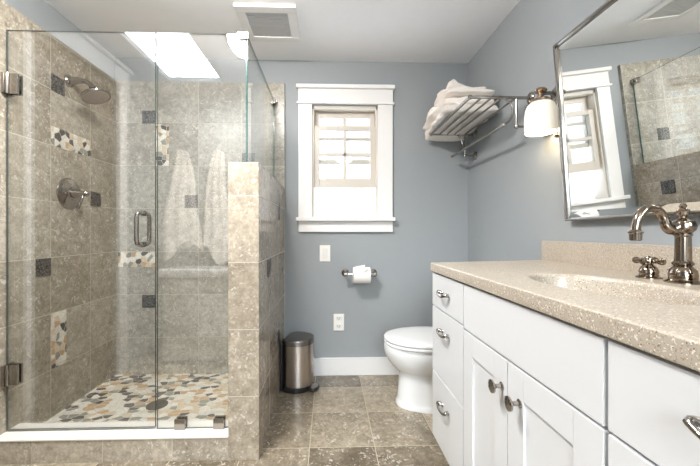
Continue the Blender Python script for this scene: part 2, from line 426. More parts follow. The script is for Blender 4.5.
# ------------------------------------------------------------------ shower shell
def accents(parent, spots, axis, base):
    for (u, v, s0, s1) in spots:     # lower-left corner
        bm = bmn()
        if axis == 'y': box(bm, u, u+s0, base-0.003, base+0.004, v, v+s1, 0.0015)
        else:
            a, b = (base-0.004, base+0.003) if axis == 'x' else (base-0.003, base+0.004)
            box(bm, a, b, u, u+s0, v, v+s1, 0.0015)
        o = obj('accent_tile', bm, 'pewter', parent); o['label'] = 'dark embossed metal accent tile'
TB = YB-0.022
sb = struct('wall_shower_back', bx(XL, -0.302, TB, YB, 0, 2.03), 'tile_back', 'taupe stone tile at the back of the shower', 'tiled wall')
accents(sb, [(-1.269, 1.740, 0.088, 0.088), (-0.983, 1.164, 0.088, 0.088), (-1.269, 0.484, 0.088, 0.088), (-0.594, 1.456, 0.088, 0.088)], 'y', TB)
for a in ((-1.181, -1.088, 1.453, 1.735), (-1.428, -1.181, 0.762, 0.866)):
    o = obj('mosaic_insert', bx(a[0], a[1], TB-0.002, TB+0.004, a[2], a[3]), 'pebble_s', sb, False); o['label'] = 'pebble mosaic insert'
TL = XL+0.02
sl = struct('wall_shower_left', bx(XL, TL, 1.468, TB, 0, 2.03), 'tile_left', 'taupe stone tile behind the shower head and valve', 'tiled wall')
accents(sl, [(1.803, 1.741, 0.088, 0.088), (2.096, 1.160, 0.088, 0.088), (1.712, 0.777, 0.088, 0.088)], 'z', TL)
for a in ((1.803, 2.095, 1.453, 1.555), (1.803, 1.905, 0.283, 0.574)):
    o = obj('mosaic_insert', bx(TL-0.004, TL+0.002, a[0], a[1], a[2], a[3]), 'pebble_s', sl, False); o['label'] = 'pebble mosaic insert'
HX0, HX1, HZ = -0.438, -0.304, 1.306
sh = struct('wall_half', bx(HX0, HX1, 1.485, TB, 0, HZ, bev=0.004), 'tile_half', 'beige stone tiled half wall at the side of the shower', 'tiled half wall')
accents(sh, [(1.69, 0.775, 0.088, 0.088), (2.075, 1.075, 0.088, 0.088), (2.00, 0.31, 0.088, 0.088)], 'z', HX1)
cb = struct('trim_curb', bx(TL, HX0, 1.493, 1.622, 0, 0.098), 'tile_curb', 'tiled shower curb under the glass door', 'curb')
o = obj('curb_cap', bx(TL, HX0, 1.490, 1.626, 0.098, 0.105, bev=0.002), 'marble', cb); o['label'] = 'pale stone cap'
struct('floor_shower', bx(TL, HX0, 1.622, TB, 0, 0.03), 'pebble', 'pebble mosaic shower floor', 'shower floor')

# drain
t = thing('shower_drain', (-0.96, 1.92, 0.03), 'round dark drain grate in the pebble shower floor', 'drain')
bm = bmn(); lathe(bm, [(0.056, 0), (0.056, 0.003), (0.050, 0.0045), (0.048, 0.003)], (-0.96, 1.92, 0.03), seg=32)
obj('rim', bm, 'drain', t)
bm = bmn(); lathe(bm, [(0.048, 0.0006), (0.048, 0.0028)], (-0.96, 1.92, 0.03), seg=32, mi=0)
for i in range(-3, 4):
    hw = math.sqrt(0.045**2-(i*0.012)**2)
    box(bm, -0.96+i*0.012-0.003, -0.96+i*0.012+0.003, 1.92-hw, 1.92+hw, 0.0328, 0.0342, 0, 1)
obj('grate', bm, ['dark', 'drain'], t)

# ------------------------------------------------------------------ shower glass
GY0, GY1, GT = 1.5545, 1.5645, 1.905
t = thing('shower_door', (-1.11, 1.56, 0.105), 'clear glass shower door with two wall hinges and a loop handle', 'shower door')
bm = bmn(); prism(bm, [(-1.441, 0.113), (-0.786, 0.113), (-0.786, GT), (-1.441, GT)], GY0, GY1, 'y', 0, 1)
obj('glass_panel', bm, ['glass', 'edge_d'], t, False)
for z in (0.362, 1.662):
    bm = bmn()
    box(bm, TL, TL+0.014, GY0-0.024, GY1+0.024, z-0.045, z+0.045, 0.003)
    box(bm, TL+0.012, TL+0.062, GY0-0.010, GY0-0.0005, z-0.045, z+0.045, 0.002)
    box(bm, TL+0.012, TL+0.062, GY1+0.0005, GY1+0.010, z-0.045, z+0.045, 0.002)
    lathe(bm, [(0.007, -0.047), (0.007, 0.047)], (TL+0.017, GY0-0.011, z), seg=12)
    h = obj('hinge', bm, 'nickel', t); h['label'] = 'square metal hinge'
bm = bmn()
hx, z0, z1 = -0.842, 0.943, 1.085
for s, y in ((-1, GY0), (1, GY1)):
    d = s*0.048
    r = 0.02
    ctrl = [(hx, y, z0), (hx, y+d-s*r, z0), (hx, y+d-s*r*0.3, z0+r*0.3), (hx, y+d, z0+r), (hx, y+d, z1-r), (hx, y+d-s*r*0.3, z1-r*0.3), (hx, y+d-s*r, z1), (hx, y, z1)]
    tube(bm, ctrl, 0.0095, 14)
    for z in (z0, z1): lathe(bm, [(0.013, 0.0), (0.013, 0.006)], (hx, y, z), (0, s, 0), 16)
# the photo's handle is a broad loop: a second bow turned sideways joins both rods
hd = obj('handle', bm, 'nickel', t); hd['label'] = 'polished loop handle'

t = thing('fixed_glass_panel', (-0.60, 1.56, 0.105), 'clear fixed glass panel beside the shower door, notched over the half wall', 'glass panel')
bm = bmn(); prism(bm, [(-0.778, 0.106), (HX0-0.002, 0.106), (HX0-0.002, HZ+0.002), (-0.371, HZ+0.002), (-0.371, GT), (-0.778, GT)], GY0, GY1, 'y', 0, 1)
obj('glass_sheet', bm, ['glass', 'edge_d'], t, False)
for x in (-0.672, -0.498):
    bm = bmn(); box(bm, x-0.024, x+0.024, GY0-0.012, GY0-0.0005, 0.1055, 0.152, 0.002); box(bm, x-0.024, x+0.024, GY1+0.0005, GY1+0.012, 0.1055, 0.152, 0.002)
    c = obj('clamp', bm, 'nickel', t); c['label'] = 'square metal glass clamp'
bm = bmn(); box(bm, -0.412, -0.366, GY0-0.011, GY0-0.0005, GT-0.026, GT+0.004, 0.002); box(bm, -0.412, -0.366, GY0-0.011, GY1+0.012, GT+0.0005, GT+0.006, 0.002)
obj('corner_clip', bm, 'chrome', t)
t = thing('side_glass_panel', (-0.375, 1.95, HZ), 'clear glass panel standing on top of the half wall', 'glass panel')
bm = bmn(); prism(bm, [(1.566, HZ+0.001), (TB-0.002, HZ+0.001), (TB-0.002, GT), (1.566, GT)], -0.381, -0.371, 'x', 0, 1)
obj('glass_sheet', bm, ['glass', 'edge'], t, False)
bm = bmn(); box(bm, -0.392, -0.360, TB-0.045, TB-0.0005, GT-0.032, GT+0.006, 0.003); lathe(bm, [(0.009, 0), (0.009, 0.008), (0, 0.01)], (-0.360, TB-0.02, GT-0.012), (1, 0, 0), 12)
obj('wall_clip', bm, 'nickel', t)

# ------------------------------------------------------------------ shower fittings
sy, sz = 1.924, 1.842
t = thing('shower_rose', (TL, sy, sz), 'brushed nickel shower head on a bent arm high on the tiles', 'shower head')
bm = bmn(); lathe(bm, [(0.034, 0), (0.034, 0.004), (0.028, 0.012), (0.016, 0.02), (0.0125, 0.03)], (TL, sy, sz), (1, 0, 0), 28); obj('flange', bm, 'nickel', t)
bm = bmn(); tube(bm, smoothpath([(TL+0.01, sy, sz), (TL+0.055, sy, sz+0.002), (TL+0.10, sy, sz-0.006), (TL+0.132, sy, sz-0.032)], 6), [0.024-0.011*min(1, i/9) for i in range(19)], 16); obj('arm', bm, 'nickel', t)
ax = Vector((0.38, -0.05, -0.9)).normalized(); hp = Vector((TL+0.126, sy, sz-0.026))
bm = bmn(); lathe(bm, [(0.012, 0), (0.018, 0.006), (0.019, 0.016), (0.024, 0.026), (0.048, 0.045), (0.068, 0.056), (0.073, 0.064), (0.071, 0.070)], hp, ax, 32); obj('head', bm, 'nickel', t)
bm = bmn(); lathe(bm, [(0.064, 0.0705), (0.062, 0.0725), (0.03, 0.0735), (0.0, 0.074)], hp, ax, 32)
fx, fy = frame_of(ax)
for rr, n in ((0.015, 6), (0.03, 12), (0.045, 18)):
    for i in range(n):
        a = 2*PI*i/n
        lathe(bm, [(0.0022, 0.0725), (0.0016, 0.0765)], hp+(fx*math.cos(a)+fy*math.sin(a))*rr, ax, 6)
obj('spray_face', bm, 'steel', t)

vz = 1.213
t = thing('shower_valve', (TL, sy, vz), 'round nickel shower valve with lever handle on the tiles', 'shower valve')
bm = bmn(); lathe(bm, [(0.086, 0), (0.086, 0.004), (0.080, 0.010), (0.055, 0.018), (0.036, 0.022), (0.034, 0.03)], (TL, sy, vz), (1, 0, 0), 40); obj('escutcheon', bm, 'nickel', t)
bm = bmn(); lathe(bm, [(0.026, 0.028), (0.024, 0.05), (0.018, 0.06), (0.014, 0.09), (0.017, 0.098), (0.012, 0.108), (0, 0.112)], (TL, sy, vz), (1, 0, 0), 24); obj('stem', bm, 'nickel', t)
bm = bmn(); tube(bm, smoothpath([(TL+0.078, sy, vz), (TL+0.082, sy-0.012, vz-0.025), (TL+0.076, sy-0.02, vz-0.055), (TL+0.066, sy-0.025, vz-0.083)], 6), [0.008]*6+[0.0075]*6+[0.009]*7, 12); obj('lever', bm, 'nickel', t)

# ------------------------------------------------------------------ window
t = thing('window_1', ((WX0+WX1)/2, YB, 1.0), 'white cased double hung window with the lower sash raised', 'window', None, 'structure')
y0 = YB-0.02
bm = bmn(); box(bm, -0.208, WX0+0.004, y0, YB, 1.10, 1.889, 0.003); box(bm, WX1-0.004, 0.449, y0, YB, 1.10, 1.889, 0.003); obj('casing', bm, 'trim', t)
bm = bmn(); box(bm, -0.219, 0.460, y0-0.012, YB, 1.889, 1.903, 0.004); box(bm, -0.209, 0.450, y0-0.002, YB, 1.903, 1.994, 0.002)
box(bm, -0.222, 0.461, y0-0.022, YB, 1.994, 2.020, 0.005); obj('head_casing', bm, 'trim', t)
bm = bmn(); box(bm, -0.222, 0.462, y0-0.034, YB, 1.076, 1.102, 0.005); box(bm, WX0, WX1, YB, YB+0.13, 1.076, 1.098, 0.002); obj('window_sill', bm, 'trim', t)
bm = bmn(); box(bm, -0.208, 0.450, y0, YB, 1.0, 1.076, 0.004); obj('apron', bm, 'trim', t)
bm = bmn(); box(bm, WX0, WX0+0.018, YB, YB+0.12, 1.098, WZ1); box(bm, WX1-0.018, WX1, YB, YB+0.12, 1.098, WZ1); box(bm, WX0, WX1, YB, YB+0.12, WZ1-0.018, WZ1)
obj('jamb', bm, 'sash', t, False)
def sash(name, x0, x1, z0, z1, y, st, tr, br):
    bm = bmn()
    box(bm, x0, x0+st, y, y+0.032, z0, z1, 0.003); box(bm, x1-st, x1, y, y+0.032, z0, z1, 0.003)
    box(bm, x0+st, x1-st, y, y+0.032, z1-tr, z1, 0.003); box(bm, x0+st, x1-st, y, y+0.032, z0, z0+br, 0.003)
    xm, zm = (x0+x1)/2, (z0+br+z1-tr)/2
    box(bm, xm-0.011, xm+0.011, y+0.003, y+0.029, z0+br, z1-tr, 0.002); box(bm, x0+st, x1-st, y+0.003, y+0.029, zm-0.011, zm+0.011, 0.002)
    s = obj(name, bm, 'sash', t)
    obj('pane', bx(x0+st-0.003, x1-st+0.003, y+0.014, y+0.018, z0+br-0.003, z1-tr+0.003), 'pane', s, False)
    return s
ux0, ux1 = WX0+0.018, WX1-0.018
up = sash('upper_sash', ux0, ux1, 1.487, WZ1-0.018, YB+0.062, 0.036, 0.045, 0.034)
lo = sash('lower_sash', ux0-0.008, ux1+0.008, 1.312, 1.752, YB+0.020, 0.045, 0.034, 0.066)
bm = bmn(); box(bm, 0.10, 0.14, YB+0.054, YB+0.062, 1.508, 1.518, 0.002); lathe(bm, [(0.012, 0), (0.012, 0.006), (0.004, 0.012)], (0.12, YB+0.058, 1.518), (0, 0, 1), 12)
obj('sash_lock', bm, 'darksteel', up)

# ------------------------------------------------------------------ exhaust vent
t = thing('exhaust_vent', (-0.335, 1.935, ZC), 'square ceiling exhaust fan with grey louvred grille', 'vent')
VX0, VX1, VY0, VY1 = -0.498, -0.172, 1.775, 2.10
bm = bmn()
for a in ((VX0, VX1, VY0, VY0+0.05), (VX0, VX1, VY1-0.05, VY1), (VX0, VX0+0.05, VY0+0.05, VY1-0.05), (VX1-0.05, VX1, VY0+0.05, VY1-0.05)): box(bm, *a, ZC-0.018, ZC, 0.004)
obj('frame', bm, 'trim', t)
bm = bmn(); box(bm, VX0+0.05, VX1-0.05, VY0+0.05, VY1-0.05, ZC-0.004, ZC, 0, 1)
n = 15
for i in range(n):
    y = VY0+0.056+i*(0.213/(n-1)); box(bm, VX0+0.05, VX1-0.05, y-0.005, y+0.005, ZC-0.014, ZC-0.004)
obj('grille', bm, ['ventgrey', 'ventback'], t, False)

# ------------------------------------------------------------------ switch, outlet
t = thing('light_switch', (-0.024, YB, 0.85), 'white rocker light switch on the wall below the window', 'switch')
bm = bmn(); box(bm, -0.061, 0.013, YB-0.007, YB, 0.794, 0.908, 0.003); obj('plate', bm, 'plate', t)
bm = bmn(); box(bm, -0.041, -0.007, YB-0.0115, YB-0.007, 0.818, 0.884, 0.002); obj('rocker', bm, 'porcelain', t)
t = thing('electrical_outlet', (0.073, YB, 0.37), 'white electrical outlet low on the wall between trash can and toilet', 'outlet')
bm = bmn(); box(bm, 0.036, 0.110, YB-0.007, YB, 0.311, 0.427, 0.003); obj('plate', bm, 'plate', t)
for zc in (0.341, 0.397):
    bm = bmn(); box(bm, 0.055, 0.091, YB-0.010, YB-0.007, zc-0.015, zc+0.015, 0.003)
    for x in (0.066, 0.080): box(bm, x-0.0018, x+0.0018, YB-0.0106, YB-0.0099, zc-0.003, zc+0.009, 0, 1)
    lathe(bm, [(0.003, 0), (0.003, 0.0007)], (0.073, YB-0.0099, zc-0.008), (0, -1, 0), 10, 1)
    obj('socket', bm, ['porcelain', 'dark'], t)

# ------------------------------------------------------------------ toilet paper
pz, py_ = 0.714, YB-0.075
t = thing('toilet_paper_holder', (0.215, YB, pz), 'nickel toilet paper holder on the wall under the window', 'toilet paper holder')
for x in (0.118, 0.315):
    bm = bmn(); lathe(bm, [(0.026, 0), (0.026, 0.004), (0.018, 0.010), (0.010, 0.016), (0.010, 0.058)], (x, YB, pz), (0, -1, 0), 24)
    lathe(bm, [(0, -0.020), (0.012, -0.018), (0.018, -0.010), (0.018, 0.008), (0.012, 0.014), (0, 0.015)], (x, py_, pz), (1 if x > 0.2 else 1, 0, 0), 20)
    obj('post', bm, 'nickel', t)
bm = bmn(); tube(bm, [(0.125, py_, pz), (0.31, py_, pz)], 0.009, 14); obj('roller', bm, 'chrome', t)
t = thing('toilet_paper_roll', (0.215, py_, pz-0.055), 'white toilet paper roll hanging on the holder', 'toilet paper')
bm = bmn(); cr = 0.0105; R = 0.055; cx, cz = 0.225, pz-0.008
lathe(bm, [(0.020, -0.058), (R-0.003, -0.058), (R, -0.055), (R, 0.055), (R-0.003, 0.058), (0.020, 0.058), (0.020, -0.058)], (cx, py_, cz), (1, 0, 0), 40, cap=False)
obj('roll', bm, 'paper', t)
bm = bmn()
pts = [(py_-R*math.sin(a)*1.0-0.0, cz+R*math.cos(a)+0.0015) for a in [i*0.2-0.6 for i in range(6)]]
sec = [(py_+R*1.02*math.sin(a), cz+R*1.03*math.cos(a)) for a in (0.9, 0.6, 0.3, 0.0, -0.3, -0.6)]
A = [[(cx-0.055+0.055*1.4*i/6*(1 if True else 1), y-0.002*i*0, z+0.0015) for i in range(7)] for (y, z) in sec]
# folded point of the first sheet
prism(bm, [(cx-0.05, cz+R+0.001), (cx+0.02, cz+R+0.001), (cx+0.022, cz+R+0.014), (cx+0.005, cz+R+0.012)], py_-0.02, py_+0.01, 'y')
prism(bm, [(cx-0.03, cz+0.052), (cx+0.035, cz+0.052), (cx+0.0, cz+0.018)], py_-R-0.002, py_-R+0.012, 'y')
obj('loose_sheet', bm, 'paper', t)

# ------------------------------------------------------------------ trash can
tc = Vector((-0.282, 2.215, 0)); rotz = math.radians(-14)
t = thing('trash_can', (-0.20, 2.21, 0), 'brushed steel step trash can with dark lid against the half wall', 'trash can')
RZ = Matrix.Translation(tc) @ Matrix.Rotation(rotz, 4, 'Z')
def dshape(dx, hw, r0, n=44):
    xc = dx*0.40; pts = []
    for i in range(n):
        c, q = math.cos(2*PI*i/n), math.sin(2*PI*i/n)
        x = xc+(dx-xc)*c if c > 0 else xc-xc*abs(c)**0.5
        pts.append((x, hw*math.copysign(abs(q)**(1.0 if c > 0 else 0.72), q)))
    return pts
def dloft(bm, rows, mi=0):
    loft(bm, [[(x+ox, y, z) for x, y in dshape(dx, hw, r0)] for (z, dx, hw, r0, ox) in rows], mi=mi)
def fin(name, bm, m, par):
    bmesh.ops.transform(bm, matrix=RZ, verts=bm.verts); return obj(name, bm, m, par)
bm = bmn(); dloft(bm, [(0.0, 0.180, 0.108, 0.05, 0.008), (0.006, 0.185, 0.111, 0.05, 0.006), (0.03, 0.185, 0.111, 0.05, 0.006), (0.034, 0.178, 0.106, 0.05, 0.01)]); fin('base_ring', bm, 'black', t)
bm = bmn(); dloft(bm, [(0.032, 0.174, 0.104, 0.05, 0.016), (0.288, 0.174, 0.104, 0.05, 0.016)]); fin('body', bm, 'steel', t)
bm = bmn(); box(bm, 0.002, 0.022, -0.109, 0.109, 0.01, 0.312, 0.006); fin('back_panel', bm, 'black', t)
bm = bmn(); dloft(bm, [(0.289, 0.180, 0.109, 0.05, 0.012), (0.312, 0.180, 0.109, 0.05, 0.012), (0.322, 0.174, 0.104, 0.05, 0.016), (0.327, 0.156, 0.092, 0.05, 0.024)]); fin('lid', bm, 'darksteel', t)
bm = bmn(); loft(bm, [[(0.205+rx*math.cos(a), -0.03+ry*math.sin(a), z) for a in (2*PI*i/20 for i in range(20))] for z, rx, ry in ((0.012, 0.032, 0.05), (0.02, 0.034, 0.053), (0.028, 0.030, 0.047))]); pd = fin('pedal', bm, 'black', t)
bm = bmn(); loft(bm, [[(0.207+rx*math.cos(a), -0.03+ry*math.sin(a), z) for a in (2*PI*i/20 for i in range(20))] for z, rx, ry in ((0.028, 0.022, 0.038), (0.031, 0.021, 0.036))])
bmesh.ops.transform(bm, matrix=RZ, verts=bm.verts); obj('pedal_plate', bm, 'steel', pd)

# ------------------------------------------------------------------ toilet
TY = 1.960
def egg(x0, x1, hw, z, n=48, p=2.3, fr=0.55, yc=TY):
    xc = x0+(x1-x0)*fr; out = []
    for i in range(n):
        a = 2*PI*i/n; c, s = math.cos(a), math.sin(a)
        e = 2/p if c > 0 else 2/2.05
        rx = (x1-xc) if c > 0 else (xc-x0)
        out.append((0.010+xc+rx*math.copysign(abs(c)**e, c), yc+hw*math.copysign(abs(s)**(2/2.2), s), z))
    return out
t = thing('toilet', (0.63, TY, 0), 'white porcelain toilet with closed lid beside the vanity', 'toilet')
bm = bmn()
rows = [(0.385, 0.90, 0.135, 0.0), (0.383, 0.90, 0.137, 0.012), (0.390, 0.90, 0.131, 0.026), (0.394, 0.90, 0.128, 0.04), (0.399, 0.90, 0.125, 0.10), (0.404, 0.90, 0.123, 0.17), (0.403, 0.90, 0.124, 0.192),
        (0.388, 0.905, 0.140, 0.205), (0.364, 0.91, 0.157, 0.226), (0.340, 0.912, 0.173, 0.256), (0.325, 0.915, 0.182, 0.288), (0.318, 0.915, 0.186, 0.305), (0.315, 0.915, 0.188, 0.325), (0.315, 0.915, 0.188, 0.345), (0.320, 0.915, 0.185, 0.352)]
loft(bm, [egg(*r) for r in rows]); obj('bowl', bm, 'porcelain', t, True, 50)
bm = bmn(); loft(bm, [egg(a, b, c, z, p=2.6) for a, b, c, z in ((0.322, 0.79, 0.186, 0.3545), (0.316, 0.79, 0.190, 0.359), (0.316, 0.79, 0.190, 0.368), (0.321, 0.79, 0.187, 0.372))]); obj('seat', bm, 'porcelain', t, True, 50)
bm = bmn(); loft(bm, [egg(a, b, c, z, p=2.6) for a, b, c, z in ((0.321, 0.79, 0.187, 0.3745), (0.316, 0.79, 0.190, 0.379), (0.316, 0.79, 0.190, 0.386), (0.322, 0.785, 0.186, 0.393), (0.345, 0.77, 0.170, 0.398), (0.42, 0.70, 0.11, 0.401))]); obj('lid', bm, 'porcelain', t, True, 50)
bm = bmn(); box(bm, 0.800, 0.982, TY-0.20, TY+0.20, 0.355, 0.70, 0.022, 0, 4); obj('tank', bm, 'porcelain', t, True, 50)
bm = bmn(); box(bm, 0.792, 0.984, TY-0.208, TY+0.208, 0.701, 0.735, 0.012, 0, 3); obj('tank_lid', bm, 'porcelain', t, True, 50)
bm = bmn(); lathe(bm, [(0.014, 0), (0.014, 0.008)], (0.800, TY-0.15, 0.645), (-1, 0, 0), 16); box(bm, 0.784, 0.793, TY-0.155, TY-0.085, 0.638, 0.652, 0.003); obj('flush_lever', bm, 'nickel', t)

# ------------------------------------------------------------------ vanity
VF = 0.437; VB = XR-0.0015; VZ0, VZ1 = 0.157, 0.836
def pull(parent, yc, zc):
    bm = bmn()
    pts = smoothpath([(VF+0.001, yc-0.030, zc+0.001), (VF-0.008, yc-0.034, zc+0.003), (VF-0.016, yc-0.042, zc+0.003), (VF-0.021, yc-0.018, zc-0.005), (VF-0.021, yc+0.018, zc-0.005), (VF-0.016, yc+0.042, zc+0.003), (VF-0.008, yc+0.034, zc+0.003), (VF+0.001, yc+0.030, zc+0.001)], 5)
    n = len(pts); rs = [0.0042+0.0038*math.exp(-((abs(2*i/(n-1)-1)-0.62)*4.5)**2) for i in range(n)]
    tube(bm, pts, rs, 12)
    for s in (-1, 1): lathe(bm, [(0.0075, 0), (0.0065, 0.003), (0.0045, 0.005)], (VF, yc+s*0.030, zc+0.001), (-1, 0, 0), 16)
    h = obj('handle', bm, 'nickel', parent); return h
def knob(parent, yc, zc):
    bm = bmn(); lathe(bm, [(0.010, 0), (0.010, 0.002), (0.0055, 0.005), (0.005, 0.016), (0.010, 0.021), (0.0165, 0.024), (0.0165, 0.028), (0.010, 0.031), (0, 0.032)], (VF, yc, zc), (-1, 0, 0), 24)
    return obj('knob', bm, 'nickel', parent)
def carcass(t, y0, y1):
    bm = bmn(); 
    for a in ((y0, y0+0.016), (y1-0.016, y1)): box(bm, VF+0.0205, VB, a[0], a[1], VZ0-0.006, VZ1, 0.001)
    box(bm, VF+0.0205, VB, y0+0.016, y1-0.016, VZ0-0.006, VZ0+0.012); box(bm, VB-0.012, VB, y0+0.016, y1-0.016, VZ0+0.012, VZ1)
    box(bm, VF+0.0205, VF+0.036, y0+0.016, y1-0.016, VZ1-0.025, VZ1); obj('body', bm, 'cab', t)
    obj('toe_kick', bx(VF+0.09, VB, y0+0.004, y1-0.004, 0, VZ0-0.007), 'cab', t, False)
def front(name, t, y0, y1, z0, z1, shaker=False):
    bm = bmn()
    if not shaker: box(bm, VF, VF+0.02, y0, y1, z0, z1, 0.002)
    else:
        r = 0.066
        box(bm, VF, VF+0.02, y0, y0+r, z0, z1, 0.0015); box(bm, VF, VF+0.02, y1-r, y1, z0, z1, 0.0015)
        box(bm, VF, VF+0.02, y0+r, y1-r, z0, z0+r, 0.0015); box(bm, VF, VF+0.02, y0+r, y1-r, z1-r, z1, 0.0015)
        box(bm, VF+0.006, VF+0.019, y0+r, y1-r, z0+r, z1-r)
    return obj(name, bm, 'cab', t)
Y3, Y2, Y1, Y0 = 1.404, 1.079, 0.520, 0.19
t = thing('drawer_cabinet', (0.72, (Y3+Y2)/2, 0), 'white three drawer cabinet at the toilet end of the vanity', 'cabinet')
carcass(t, Y2+0.0005, Y3)
for z0, z1, hz in ((0.698, 0.831, 0.766), (0.430, 0.693, 0.619), (VZ0, 0.425, 0.338)):
    d = front('drawer', t, Y2+0.002, Y3-0.001, z0, z1); pull(d, 1.245, hz)
t = thing('sink_cabinet', (0.72, (Y2+Y1)/2, 0), 'white sink cabinet with two panelled doors under the basin', 'cabinet')
carcass(t, Y1+0.0005, Y2-0.0005)
front('false_drawer_front', t, Y1+0.003, Y2-0.002, 0.690, 0.831)
d = front('door', t, 0.8115, Y2-0.002, VZ0, 0.684, True); knob(d, 0.836, 0.612)
d = front('door', t, Y1+0.003, 0.8085, VZ0, 0.684, True); knob(d, 0.757, 0.608)
t = thing('drawer_cabinet', (0.72, (Y1+Y0)/2, 0), 'white drawer cabinet at the near right end of the vanity', 'cabinet')
carcass(t, Y0, Y1-0.0005)
for z0, z1, hz in ((0.690, 0.831, 0.775), (0.430, 0.684, 0.619), (VZ0, 0.425, 0.338)):
    d = front('drawer', t, Y0+0.002, Y1-0.006, z0, z1); pull(d, 0.338, hz)

# countertop with integral oval basin
CT, CBt = 0.873, 0.838
t = thing('countertop', (0.71, 0.79, CBt), 'beige speckled stone vanity top with an oval moulded basin', 'countertop')
cx0, cx1, cy0, cy1 = 0.427, XR-0.001, 0.175, 1.397
ox, oy, ra, rb = 0.672, 0.790, 0.130, 0.222
bm = bmn()
angs = sorted([2*PI*i/72 for i in range(72)] + [math.atan2(y-oy, x-ox) % (2*PI) for x, y in ((cx0, cy0), (cx0, cy1), (cx1, cy0), (cx1, cy1))])
def rect_hit(a):
    c, s = math.cos(a), math.sin(a); ts = []
    if c > 1e-9: ts.append((cx1-ox)/c)
    if c < -1e-9: ts.append((cx0-ox)/c)
    if s > 1e-9: ts.append((cy1-oy)/s)
    if s < -1e-9: ts.append((cy0-oy)/s)
    k = min(ts); return (ox+c*k, oy+s*k)
def oval(k, z):
    out = []
    for a in angs:
        c, s = math.cos(a), math.sin(a); r = 1/math.sqrt((c/ra)**2+(s/rb)**2)*k
        out.append((ox+c*r, oy+s*r, z))
    return out
R = [rect_hit(a) for a in angs]
def inset(d, z):      # the far end of the slab runs slightly out of square
    q = [(min(max(x, cx0+d), cx1-d), min(max(y, cy0+d), cy1-d)) for x, y in R]
    return [(x, y+0.112*max(0, (x-cx0)/(cx1-cx0))*max(0, (y-1.2)/(cy1-1.2)), z) for x, y in q]
loft(bm, [inset(0.02, CBt), inset(0.002, CBt), inset(0, CBt+0.004), inset(0, CT-0.004), inset(0.0012, CT-0.0012), inset(0.004, CT), inset(0.008, CT),
          oval(1.06, CT), oval(1.03, CT-0.001), oval(1.0, CT-0.004), oval(0.98, CT-0.010), oval(0.965, CT-0.022), oval(0.94, CT-0.05), oval(0.89, CT-0.085), oval(0.77, CT-0.115), oval(0.52, CT-0.132), oval(0.25, CT-0.138), oval(0.1, CT-0.139)], False, True)
obj('slab', bm, 'stone', t, True, 60)
bm = bmn(); box(bm, XR-0.021, XR-0.001, cy0, 1.503, CT-0.001, CT+0.088, 0.003); obj('backsplash', bm, 'stone', t)
bm = bmn(); lathe(bm, [(0.022, -0.0005), (0.022, 0.002), (0.016, 0.0035), (0.014, 0.001), (0, 0.001)], (ox, oy, CT-0.138), (0, 0, 1), 24); obj('basin_drain', bm, 'bronze', t)

# faucet
fx_, fy_ = 0.886, 0.815
t = thing('faucet', (fx_, fy_, CT), 'polished nickel gooseneck faucet with cross handles on the vanity top', 'faucet')
bm = bmn(); lathe(bm, [(0.036, 0), (0.036, 0.003), (0.030, 0.006), (0.027, 0.009), (0.028, 0.020), (0.026, 0.032), (0.017, 0.042), (0.021, 0.046), (0.021, 0.050), (0.0165, 0.055), (0.0155, 0.115), (0.018, 0.118), (0.018, 0.122), (0.016, 0.124)], (fx_, fy_, CT), (0, 0, 1), 32); obj('body', bm, 'bronze', t)
bm = bmn(); lathe(bm, [(0.016, 0.124), (0.024, 0.132), (0.026, 0.142), (0.022, 0.153), (0.012, 0.159), (0.007, 0.162), (0.007, 0.166), (0.012, 0.170), (0.014, 0.178), (0.011, 0.184), (0.006, 0.187), (0.008, 0.192), (0.005, 0.198), (0, 0.200)], (fx_, fy_, CT), (0, 0, 1), 28); obj('finial', bm, 'bronze', t)
bm = bmn(); zz = CT
sp = smoothpath([(fx_-0.012, fy_, zz+0.141), (fx_-0.030, fy_, zz+0.133), (fx_-0.043, fy_, zz+0.143), (fx_-0.049, fy_, zz+0.160), (fx_-0.061, fy_, zz+0.178), (fx_-0.082, fy_, zz+0.186), (fx_-0.103, fy_, zz+0.179), (fx_-0.116, fy_, zz+0.161), (fx_-0.121, fy_, zz+0.138), (fx_-0.122, fy_, zz+0.127)], 6)
n = len(sp); tube(bm, sp, [0.0155-0.0055*min(1, i/(n*0.35)) for i in range(n)], 18)
lathe(bm, [(0.010, 0.002), (0.012, 0), (0.0155, -0.004), (0.0155, -0.007), (0.013, -0.009), (0.0125, -0.024), (0.010, -0.026), (0.009, -0.020), (0, -0.020)], (fx_-0.122, fy_, zz+0.131), (0, 0, 1), 24)
obj('spout', bm, 'bronze', t)
for yy in (fy_+0.09, fy_-0.09):
    bm = bmn(); lathe(bm, [(0.029, 0), (0.029, 0.003), (0.022, 0.006), (0.021, 0.012), (0.0225, 0.019), (0.018, 0.030), (0.010, 0.038), (0.012, 0.042), (0.012, 0.052), (0.009, 0.058), (0.004, 0.060), (0, 0.061)], (fx_, yy, CT), (0, 0, 1), 28)
    h = obj('tap', bm, 'bronze', t)
    bm = bmn()
    for k in range(4):
        a = PI/4*0.5 + k*PI/2
        lathe(bm, [(0.005, 0.008), (0.005, 0.018), (0.0085, 0.023), (0.010, 0.029), (0.0075, 0.035), (0, 0.037)], (fx_, yy, CT+0.047), (math.cos(a), math.sin(a), 0), 14)
    obj('cross_handle', bm, 'bronze', h)

